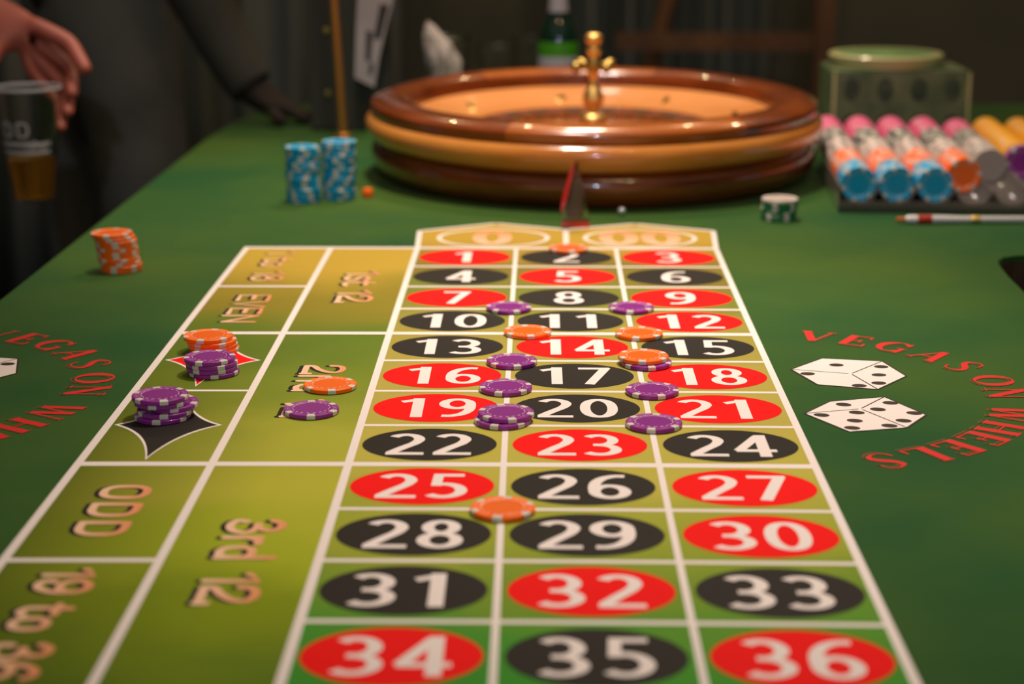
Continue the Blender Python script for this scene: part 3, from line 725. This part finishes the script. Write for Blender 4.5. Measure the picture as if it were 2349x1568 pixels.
# the many further chips of the rack, beyond those that can be picked apart
bm = bmesh.new(); names = ['white', 'black', 'pink', 'yellow', 'grey', 'purple']; mats = [MC[k] for k in names]+[M_spot]
def stuffchip(col, c, y, a):
    n = 40; z = .0305; x = c*PIT; rings = []
    for yy, rr in ((y, RC-.0004), (y+.0005, RC), (y+T_-.0005, RC), (y+T_, RC-.0004)):
        rings.append([bm.verts.new((x+rr*math.cos(2*PI*k/n+a), yy, z+rr*math.sin(2*PI*k/n+a))) for k in range(n)])
    mi = names.index(col)
    for A, B in zip(rings, rings[1:]):
        for k in range(n):
            f = bm.faces.new((A[k], B[k], B[(k+1) % n], A[(k+1) % n])); f.material_index = (6 if col in ('black', 'grey') and k % 5 < 2 or col in ('pink', 'yellow') and k % 10 == 0 and a > .4 else (1 if col == 'white' and k % 5 < 2 and a > .5 else mi)); f.smooth = True
    bm.faces.new(rings[0]).material_index = mi; bm.faces.new(rings[-1][::-1]).material_index = mi
def fill(col, c, y0, y1):
    y = y0
    while y < y1:
        stuffchip(col, c, y, random.uniform(0, PI/4)); y += pit
E4 = [.150, .155, .156, .158]
for c in range(4): fill('white', c, E4[c]+.003, .238); fill('black', c, .240, .335); fill('pink', c, .338, .44)
fill('grey', 4, .150, .20); fill('white', 4, .202, .25); fill('black', 4, .255, .335); fill('pink', 4, .338, .42)
fill('yellow', 5, .198, .44); fill('yellow', 6, .198, .44); fill('yellow', 7, .198, .43)
me = bpy.data.meshes.new('poker_chips'); bm.to_mesh(me); bm.free()
o = link('poker_chips', me, mats); o.matrix_world = RM
tag(o, 'white, black, pink and yellow chips filling the rear of the clear rack', 'poker chips', kind='stuff')

# ------------------------------------------------------------------ green banknote box with round tin lid
M_note = noisy('banknote_green_print', (.055, .095, .04), (.13, .165, .075), 22, .55, detail=5)
M_noted = noisy('dark_banknote_portrait', (.015, .035, .018), (.05, .08, .04), 60, .6)
M_cream = mat('cream_rim', (.46, .45, .20), .4, coat=.3); M_lidg = mat('green_lid_print', (.20, .36, .12), .35, coat=.3)
nb = tag(empty('banknote_box', (.4925, 2.575, 0)), 'square box printed like green banknotes behind the chip rack', 'box')
for o_, (a, b) in zip(('x',), ((-.0945, .0945),)):
    bm = bmesh.new(); box(bm, -.093, .093, -.055, .075, .0005, .104, bev=.002); obj('box_body', bm, M_note, nb)
for k in range(4):
    for side, zc in ((0, .079), (0, .03)):
        cx = -.068+k*.0455; q = ellipse(cx, zc, .011, .016, 24); bm = bmesh.new(); bm.faces.new([bm.verts.new((x, -.0554, z)) for x, z in q])
        obj('portrait_print', bm, M_noted, nb)
for k in range(5):
    x = -.0915+k*.0455; bm = bmesh.new(); box(bm, x-.002, x+.002, -.0556, -.055, .004, .102); obj('note_border', bm, M_cream if k in (0, 4) else M_note, nb)
tin = tag(empty('round_tin', (.4830, 2.598, .1045)), 'round green lidded tin resting on the banknote box', 'tin')
bm = bmesh.new(); lathe(bm, [(0, 0), (.074, 0), (.076, .001), (.0765, .009), (.0785, .010), (.0790, .0150), (.0760, .0175), (.066, .0172)], 64); obj('rim', bm, M_cream, tin, True)
bm = bmesh.new(); lathe(bm, [(.0662, .0171), (.060, .0160), (.02, .0160), (.012, .0185), (0, .019)], 48); obj('lid', bm, M_lidg, tin, True)

# ------------------------------------------------------------------ brass stand, black board, leaflet
st = tag(empty('brass_stand', (-.2764, 2.617, 0)), 'slim golden-brown rod on a small foot, standing behind the blue stacks', 'stand')
M_rod = mat('golden_brown_metal', (.62, .27, .06), .35, metal=.75)
bm = bmesh.new(); tube(bm, [(0, 0, .006), (-.0045, 0, .1), (-.009, 0, .2), (-.022, 0, .55)], [.0062, .0058, .0056, .0054], 16); obj('pole', bm, M_rod, st, True)
bm = bmesh.new(); lathe(bm, [(0, .0005), (.012, .0005), (.012, .004), (.008, .007), (0, .0075)], 24); obj('foot', bm, M_rod, st, True)
M_black = mat('matt_black', (.05, .048, .038), .7, spec=.2)
bd = tag(empty('black_board', (-.268, 2.70, 0), R(0)), 'tall black box standing on the table behind the golden rod', 'board')
bm = bmesh.new(); box(bm, -.062, .055, -.018, .03, .0006, .42, bev=.003); obj('panel', bm, M_black, bd)
for z in (.145, .055):
    bm = bmesh.new(); lathe(bm, [(0, 0), (.005, 0), (.004, .0025), (0, .003)], 16, M=Matrix.Rotation(PI/2, 4, 'X')); o = obj('screw', bm, M_brassd, bd, True); o.location = (-.036, -.0182, z)
M_paper = noisy('greyish_paper', (.36, .31, .31), (.46, .41, .41), 8, .8); M_ink = mat('dark_ink', (.04, .03, .03), .8)
lf = tag(empty('leaflet', (-.228, 2.655, .0)), 'pale printed leaflet leaning against the black box', 'leaflet')
out = [(-.034, .080), (-.006, .066), (.002, .11), (.012, .150), (.030, .215), (.042, .262), (-.022, .262), (-.030, .16)]
def card(bm, poly, y, t):
    a = [bm.verts.new((x, y+.09*(z-.06)*.2, z)) for x, z in poly]; b = [bm.verts.new((x, y+t+.09*(z-.06)*.2, z)) for x, z in poly]
    bm.faces.new(a); bm.faces.new(b[::-1])
    for i in range(len(poly)):
        j = (i+1) % len(poly); bm.faces.new((a[i], a[j], b[j], b[i]))
    bmesh.ops.recalc_face_normals(bm, faces=bm.faces); return bm
obj('sheet', card(bmesh.new(), out, 0, .0012), M_paper, lf)
obj('printed_block', card(bmesh.new(), [(-.006, .135), (.004, .135), (.017, .182), (.004, .184)], -.0006, .0003), M_ink, lf)
obj('printed_block', card(bmesh.new(), [(-.018, .105), (-.011, .103), (-.007, .145), (-.016, .147)], -.0006, .0003), M_ink, lf)
obj('printed_block', card(bmesh.new(), [(-.014, .085), (-.009, .084), (-.006, .10), (-.012, .101)], -.0006, .0003), M_ink, lf)

# ------------------------------------------------------------------ bottle, glasses, napkin behind the wheel
M_bottle = mat('green_bottle_glass', (.012, .06, .035), .05, trans=.6, ior=1.5, coat=.5)
bt = tag(empty('beer_bottle', (.030, 2.78, 0)), 'dark green glass bottle with white and green label behind the turret', 'bottle')
bm = bmesh.new(); lathe(bm, [(0, .001), (.027, .001), (.030, .005), (.030, .118), (.028, .134), (.020, .150), (.0145, .162), (.0125, .18), (.0120, .225), (.0135, .227), (.0135, .235), (0, .235)], 40); obj('glass', bm, M_bottle, bt, True)
M_lab = mat('white_label', (.50, .46, .50), .5); M_labg = mat('bright_green_label', (.06, .30, .01), .45)
bm = bmesh.new(); lathe(bm, [(.0303, .035), (.0303, .100)], 40); obj('body_label', bm, M_lab, bt, True)
bm = bmesh.new(); lathe(bm, [(.0304, .1005), (.0304, .116), (.0298, .121)], 40); obj('label_band', bm, M_labg, bt, True)
bm = bmesh.new(); lathe(bm, [(.0150, .164), (.0136, .18), (.0130, .212)], 32); obj('neck_label', bm, M_lab, bt, True)
M_glass = mat('clear_drink_glass', (.95, .95, .95), .03, trans=1, ior=1.35)
def glass(x, y, label, s=1.0):
    t = tag(empty('drinking_glass', (x, y, 0)), label, 'glass')
    bm = bmesh.new(); lathe(bm, [(0, .001), (.026*s, .001), (.036*s, .125*s), (.0348*s, .125*s), (.0245*s, .006), (0, .006)], 40); obj('cup', bm, M_glass, t, True)
    bm = bmesh.new(); lathe(bm, [(.0345*s, .1238*s), (.0365*s, .1238*s), (.0370*s, .1255*s), (.0360*s, .1272*s), (.0348*s, .1255*s), (.0345*s, .1238*s)], 40); obj('rolled_rim', bm, M_glass, t, True)
    return t
glass(-.138, 2.79, 'clear glass holding a crumpled white napkin left of the bottle')
glass(-.062, 2.83, 'empty clear glass between the napkin glass and the bottle', .86)
glass(-.010, 2.92, 'empty clear glass closest to the back of the table', .9)
bm = bmesh.new(); r = random.Random(3); rings = []
for i, (z, rad, ox) in enumerate([(.012, .014, .0), (.04, .020, 0), (.065, .024, .001), (.09, .026, -.004), (.112, .021, -.010), (.128, .015, -.018), (.142, .007, -.024), (.148, .001, -.026)]):
    rings.append([bm.verts.new((ox+rad*(1+r.uniform(-.28, .22))*math.cos(t), rad*(1+r.uniform(-.28, .22))*math.sin(t), z+r.uniform(-.004, .004))) for t in [2*PI*k/14 for k in range(14)]])
for A, B in zip(rings, rings[1:]):
    for k in range(14): bm.faces.new((A[k], A[(k+1) % 14], B[(k+1) % 14], B[k]))
bm.faces.new(rings[0][::-1])
nk = obj('paper_napkin', bm, mat('white_tissue', (.72, .62, .56), .9)); nk.location = (-.138, 2.79, 0)
tag(nk, 'crumpled white paper napkin stuffed into the clear glass', 'napkin')

# ------------------------------------------------------------------ wooden frame in the dark behind
fr = tag(empty('wooden_trestle', (.46, 4.2, -.78)), 'dim brown wooden trestle standing in the dark behind the wheel', 'trestle')
M_tr = noisy('brown_wood', (.13, .055, .018), (.22, .10, .035), 10, .5, stretch=(1, 1, .2))
bm = bmesh.new(); box(bm, .158, .202, -.02, .02, 0, 1.7); obj('post', bm, M_tr, fr)
bm = bmesh.new(); box(bm, -.285, .156, -.012, .012, .752, .790); obj('rail', bm, M_tr, fr)
bm = bmesh.new(); tube(bm, [(-.44, .045, .0), (-.20, .045, .72), (-.155, .045, .90), (.02, .045, 1.55)], .019, 8); obj('brace', bm, M_tr, fr)

# ------------------------------------------------------------------ people
def skin(name, joints, edges, material, parent=None, sub=2, root=0, branch=.4):
    me = bpy.data.meshes.new(name); me.from_pydata([j[0] for j in joints], edges, [])
    o = bpy.data.objects.new(name, me); C.objects.link(o)
    if parent: o.parent = parent
    md = o.modifiers.new('skin', 'SKIN'); md.use_smooth_shade = True; md.branch_smoothing = branch
    for i, j in enumerate(joints):
        sv = me.skin_vertices[0].data[i]; r_ = j[1]; sv.radius = r_ if isinstance(r_, tuple) else (r_, r_); sv.use_root = (i == root)
    ms = o.modifiers.new('sub', 'SUBSURF'); ms.levels = sub; ms.render_levels = sub
    me.materials.append(material)
    dg = bpy.context.evaluated_depsgraph_get(); ev = o.evaluated_get(dg); m2 = bpy.data.meshes.new_from_object(ev)
    o.modifiers.clear(); o.data = m2; m2.name = name
    if not m2.materials: m2.materials.append(material)
    for p in m2.polygons: p.use_smooth = True
    return o
def chainE(a): return [(a[i], a[i+1]) for i in range(len(a)-1)]
M_skin = mat('warm_skin', (.40, .10, .065), .5); M_skin.node_tree.nodes['Principled BSDF'].inputs['Subsurface Weight'].default_value = .1
M_skind = mat('shade_dark_skin', (.035, .025, .020), .8, spec=.15)  # skin of the far person, with the dimness there put into its colour
M_cloth = noisy('black_cloth', (.13, .13, .10), (.17, .165, .13), 12, .9)
M_grey = noisy('charcoal_cloth', (.10, .098, .086), (.14, .135, .12), 10, .9)
M_darkc = noisy('dark_sleeve_cloth', (.045, .040, .032), (.06, .055, .045), 12, .9)
M_hair = mat('dark_hair', (.03, .02, .015), .6)
def head(parent, x, y, z, face):
    bm = bmesh.new(); bmesh.ops.create_uvsphere(bm, u_segments=24, v_segments=16, radius=1)
    for v in bm.verts:
        v.co = Vector((v.co.x*.077, v.co.y*.095, v.co.z*.118)); 
        if v.co.z < -.03: v.co.x *= .82; v.co.y *= .9
    for (px, pz, r_, d) in [(0, -.012, .014, .018), (0, -.055, .02, .005)]:
        for v in bm.verts:
            if v.co.y < 0:
                q = math.hypot(v.co.x-px, v.co.z-pz); v.co.y -= d*math.exp(-(q/r_)**2)
    h = obj('head', bm, M_skin, parent, True, 0); h.location = (x, y, z); h.rotation_euler = (0, 0, face)
    for s in (-1, 1):
        bm = bmesh.new(); bmesh.ops.create_uvsphere(bm, u_segments=12, v_segments=8, radius=.0095); e = obj('eye', bm, mat('eye', (.5, .5, .48), .2), h, True, 0); e.location = (s*.031, -.079, .006)
        bm = bmesh.new(); bmesh.ops.create_uvsphere(bm, u_segments=12, v_segments=8, radius=.03)
        for v in bm.verts: v.co.x *= .3; v.co.y *= .6
        e = obj('ear', bm, M_skin, h, True, 0); e.location = (s*.078, .01, -.005)
    bm = bmesh.new(); box(bm, -.022, .022, -.004, .004, -.004, .004, bev=.003); e = obj('mouth', bm, mat('lips', (.3, .06, .05), .5), h); e.location = (0, -.086, -.056)
    bm = bmesh.new(); bmesh.ops.create_uvsphere(bm, u_segments=24, v_segments=14, radius=1)
    for v in bm.verts: v.co = Vector((v.co.x*.083, v.co.y*.10+.012, v.co.z*.122+.012))
    bmesh.ops.bisect_plane(bm, geom=bm.verts[:]+bm.edges[:]+bm.faces[:], plane_co=(0, -.04, .045), plane_no=(0, -.75, -.5), clear_outer=True)
    obj('hair', bm, M_hair, h, True, 0)
    return h
FL = -.78
def person(label, bx, by, dirx, diry, sh_r, hand_pts, clothM, legM, armlen_elbow, wrist, palm, fingers, other=None, skinm=None):
    p = tag(empty('person', (bx, by, FL)), label, 'person'); I = Matrix.Translation((-bx, -by, -FL))
    # frame: f = facing, s = towards the arm that acts
    f = Vector((dirx, diry, 0)).normalized(); s = Vector((sh_r[0]-bx, sh_r[1]-by, 0)).normalized()
    B = Vector((bx, by, FL))
    def at(a, b, z): return tuple(B+s*a+f*b+Vector((0, 0, z)))
    J = [(at(0, 0, .95), (.15, .11)), (at(0, 0, 1.12), (.14, .105)), (at(0, .01, 1.30), (.16, .11)), (at(0, .01, 1.43), (.10, .085)), (at(0, .02, 1.49), .058), (at(0, .03, 1.57), .052)]
    E_ = chainE([0, 1, 2, 3, 4, 5])
    J += [(sh_r, .062), (armlen_elbow, .043), (wrist, .027)]; E_ += [(3, 6), (6, 7), (7, 8)]
    so = Vector(at(-.19, 0, 1.42)); J += [(tuple(so), .062), (at(-.23, .03, 1.13), .043), (at(-.21, .12, .90), .028)]; E_ += [(3, 9), (9, 10), (10, 11)]
    J += [(at(.10, 0, .86), .085), (at(.11, .02, .50), .058), (at(.11, 0, .09), .04), (at(.11, .14, .035), .032)]; E_ += [(0, 12), (12, 13), (13, 14), (14, 15)]
    J += [(at(-.10, 0, .86), .085), (at(-.11, .02, .50), .058), (at(-.11, 0, .09), .04), (at(-.11, .14, .035), .032)]; E_ += [(0, 16), (16, 17), (17, 18), (18, 19)]
    nb_ = len(J); J.append((palm, (.030, .018))); E_.append((8, nb_))
    for fg in fingers:
        k = len(J)
        for q, r_ in fg: J.append((q, r_))
        E_ += [(nb_, k)]+chainE(list(range(k, k+len(fg))))
    k = len(J)   # resting hand of the other arm, five short fingers
    J.append((at(-.20, .16, .83), (.030, .018))); E_.append((11, k))
    for i_ in range(5):
        m = len(J); u = -.03+.015*i_; J.append((at(-.20+u, .18, .79-.004*(i_ % 3)), .0085)); J.append((at(-.20+u, .185, .755-.006*(i_ % 3)), .007)); E_ += [(k, m), (m, m+1)]
    body = skin('body', J, E_, skinm or M_skin, None, 2); body.parent = p; body.matrix_parent_inverse = I
    # garments follow the body: every face is given to the bone it lies nearest to, then lifted off the skin
    def bone(a, b, lab, t0=0, t1=1): return [(Vector(J[a][0]).lerp(Vector(J[b][0]), t0+(t1-t0)*q/8), lab) for q in range(9)]
    K = nb_+1+sum(len(fg) for fg in fingers)
    pts = bone(0, 1, 's', .0, 1)+bone(1, 2, 's')+bone(2, 3, 's')+bone(3, 6, 's')+bone(6, 7, 's')+bone(7, 8, 's', 0, .93)+bone(3, 9, 's')+bone(9, 10, 's')+bone(10, 11, 's', 0, .93)
    pts += bone(0, 12, 't', .25)+bone(12, 13, 't')+bone(13, 14, 't')+bone(0, 16, 't', .25)+bone(16, 17, 't')+bone(17, 18, 't', 0, .93)+bone(14, 15, 'f', .35)+bone(18, 19, 'f', .35)
    pts += bone(4, 5, 'b')+[(Vector(J[8][0]), 'b'), (Vector(J[11][0]), 'b')]+[(Vector(J[q][0]), 'b') for q in range(nb_, len(J))]
    me = body.data; lab = []
    for f_ in me.polygons:
        c_ = f_.center; lab.append(min(pts, key=lambda q: (q[0]-c_).length_squared)[1])
    for nm, key, off, m_ in (('shirt', 's', .010, clothM), ('trousers', 't', .008, legM), ('shoes', 'f', .006, M_black)):
        bm = bmesh.new(); vm = {}
        for f_ in me.polygons:
            if lab[f_.index] != key: continue
            vs = []
            for v in f_.vertices:
                if v not in vm: vm[v] = bm.verts.new(me.vertices[v].co+me.vertices[v].normal*off)
                vs.append(vm[v])
            bm.faces.new(vs).smooth = True
        o_ = obj(nm, bm, m_, p, True, 0); o_.matrix_parent_inverse = I
        sd = o_.modifiers.new('thick', 'SOLIDIFY'); sd.thickness = .006; sd.offset = -1
    hd = head(None, *at(0, .045, 1.66), math.atan2(f.y, f.x)+PI/2); hd.parent = p; hd.matrix_parent_inverse = I
    return p
person('person in black at the left holding a clear cup of beer', -.98, 2.42, 1, -.15, (-.86, 2.30, .62), None, M_cloth, M_cloth, (-.82, 2.24, .36), (-.705, 2.33, .215), (-.655, 2.312, .178),
       [[((-.622, 2.300, .184), .0125), ((-.578, 2.298, .162), .0115), ((-.551, 2.27, .127), .0090)],
        [((-.618, 2.308, .160), .0110), ((-.580, 2.308, .130), .0095), ((-.571, 2.268, .098), .0080)],
        [((-.618, 2.308, .138), .0100), ((-.584, 2.302, .104), .0090), ((-.577, 2.264, .076), .0075)],
        [((-.622, 2.306, .118), .0090), ((-.592, 2.298, .086), .0080), ((-.586, 2.262, .058), .0068)],
        [((-.668, 2.285, .152), .0115), ((-.676, 2.245, .120), .0100), ((-.665, 2.214, .094), .0085)]])
person('person in grey trousers leaning a dark-sleeved arm on the table', -.70, 2.98, .9, -.6, (-.60, 2.86, .58), None, M_darkc, M_grey, (-.53, 2.80, .235), (-.425, 2.755, .045), (-.390, 2.750, .026),
       [[((-.366, 2.742, .020), .0085), ((-.350, 2.735, .013), .0075), ((-.338, 2.730, .009), .0065)],
        [((-.363, 2.752, .020), .0090), ((-.344, 2.750, .013), .0080), ((-.330, 2.748, .009), .0070)],
        [((-.364, 2.764, .020), .0085), ((-.346, 2.766, .013), .0075), ((-.333, 2.767, .009), .0065)],
        [((-.368, 2.775, .018), .0075), ((-.354, 2.780, .012), .0065), ((-.344, 2.783, .008), .006)],
        [((-.392, 2.728, .020), .0095), ((-.380, 2.712, .013), .0085), ((-.370, 2.703, .010), .007)]], skinm=M_skind)

# beer cup in the hand
cupc = (-.6215, 2.252, -.023)
cup = tag(empty('beer_cup', cupc), 'clear plastic cup of amber beer held in a hand at the left', 'cup')
M_cup = mat('clear_cup_plastic', (.96, .96, .96), .05, trans=1, ior=1.25)
M_beer = mat('amber_beer', (.95, .50, .05), .03, trans=.9, ior=1.2); M_wp = mat('white_cup_print', (.55, .50, .48), .6)
def cr_(z): return .0245+(.0400-.0245)*z/.135
bm = bmesh.new(); lathe(bm, [(0, 0), (.0245, 0), (.0400, .135), (.0392, .135), (.0237, .0012), (0, .0012)], 48); obj('cup_wall', bm, M_cup, cup, True)
bm = bmesh.new(); lathe(bm, [(.0393, .1335), (.0408, .1335), (.0415, .1355), (.0408, .1372), (.0396, .1365), (.0393, .1335)], 48); obj('rolled_rim', bm, M_rimpl, cup, True)
bm = bmesh.new(); lathe(bm, [(0, .0016), (.0235, .0016), (cr_(.050)-.001, .050), (0, .050)], 40); obj('beer', bm, M_beer, cup, True)
def wrap(bm, poly):   # poly in (angle deg from the viewer's side, z)
    vs = [bm.verts.new(((cr_(z)+.0003)*math.sin(R(a)), -(cr_(z)+.0003)*math.cos(R(a)), z)) for a, z in poly]
    try: bm.faces.new(vs)
    except ValueError: pass
bm = bmesh.new()
for i in range(16): a = -60+i*7.5; wrap(bm, [(a, .058), (a+7.5, .058), (a+7.5, .062), (a, .062)]); wrap(bm, [(a, .068), (a+7.5, .068), (a+7.5, .0725), (a, .0725)])
obj('printed_band', bm, M_wp, cup)
def wtext(strokes, a0, z0, sz, nm):
    bm = bmesh.new()
    for p in strokes:
        for q in ribbon(p, .14, .14): wrap(bm, [(a0+u*sz*1700, z0+v*sz) for u, v in q])
    obj(nm, bm, M_wp, cup)
wtext(disp('D')[0], -48, .078, .020, 'printed_letter'); wtext(disp('D')[0], -14, .078, .020, 'printed_letter')
wtext([crom([(0, .2), (.3, .8), (.5, .1), (.8, .9), (1.0, .2), (1.3, .7), (1.5, .1), (1.9, .6)], 5)], 5, .062, .014, 'printed_script')
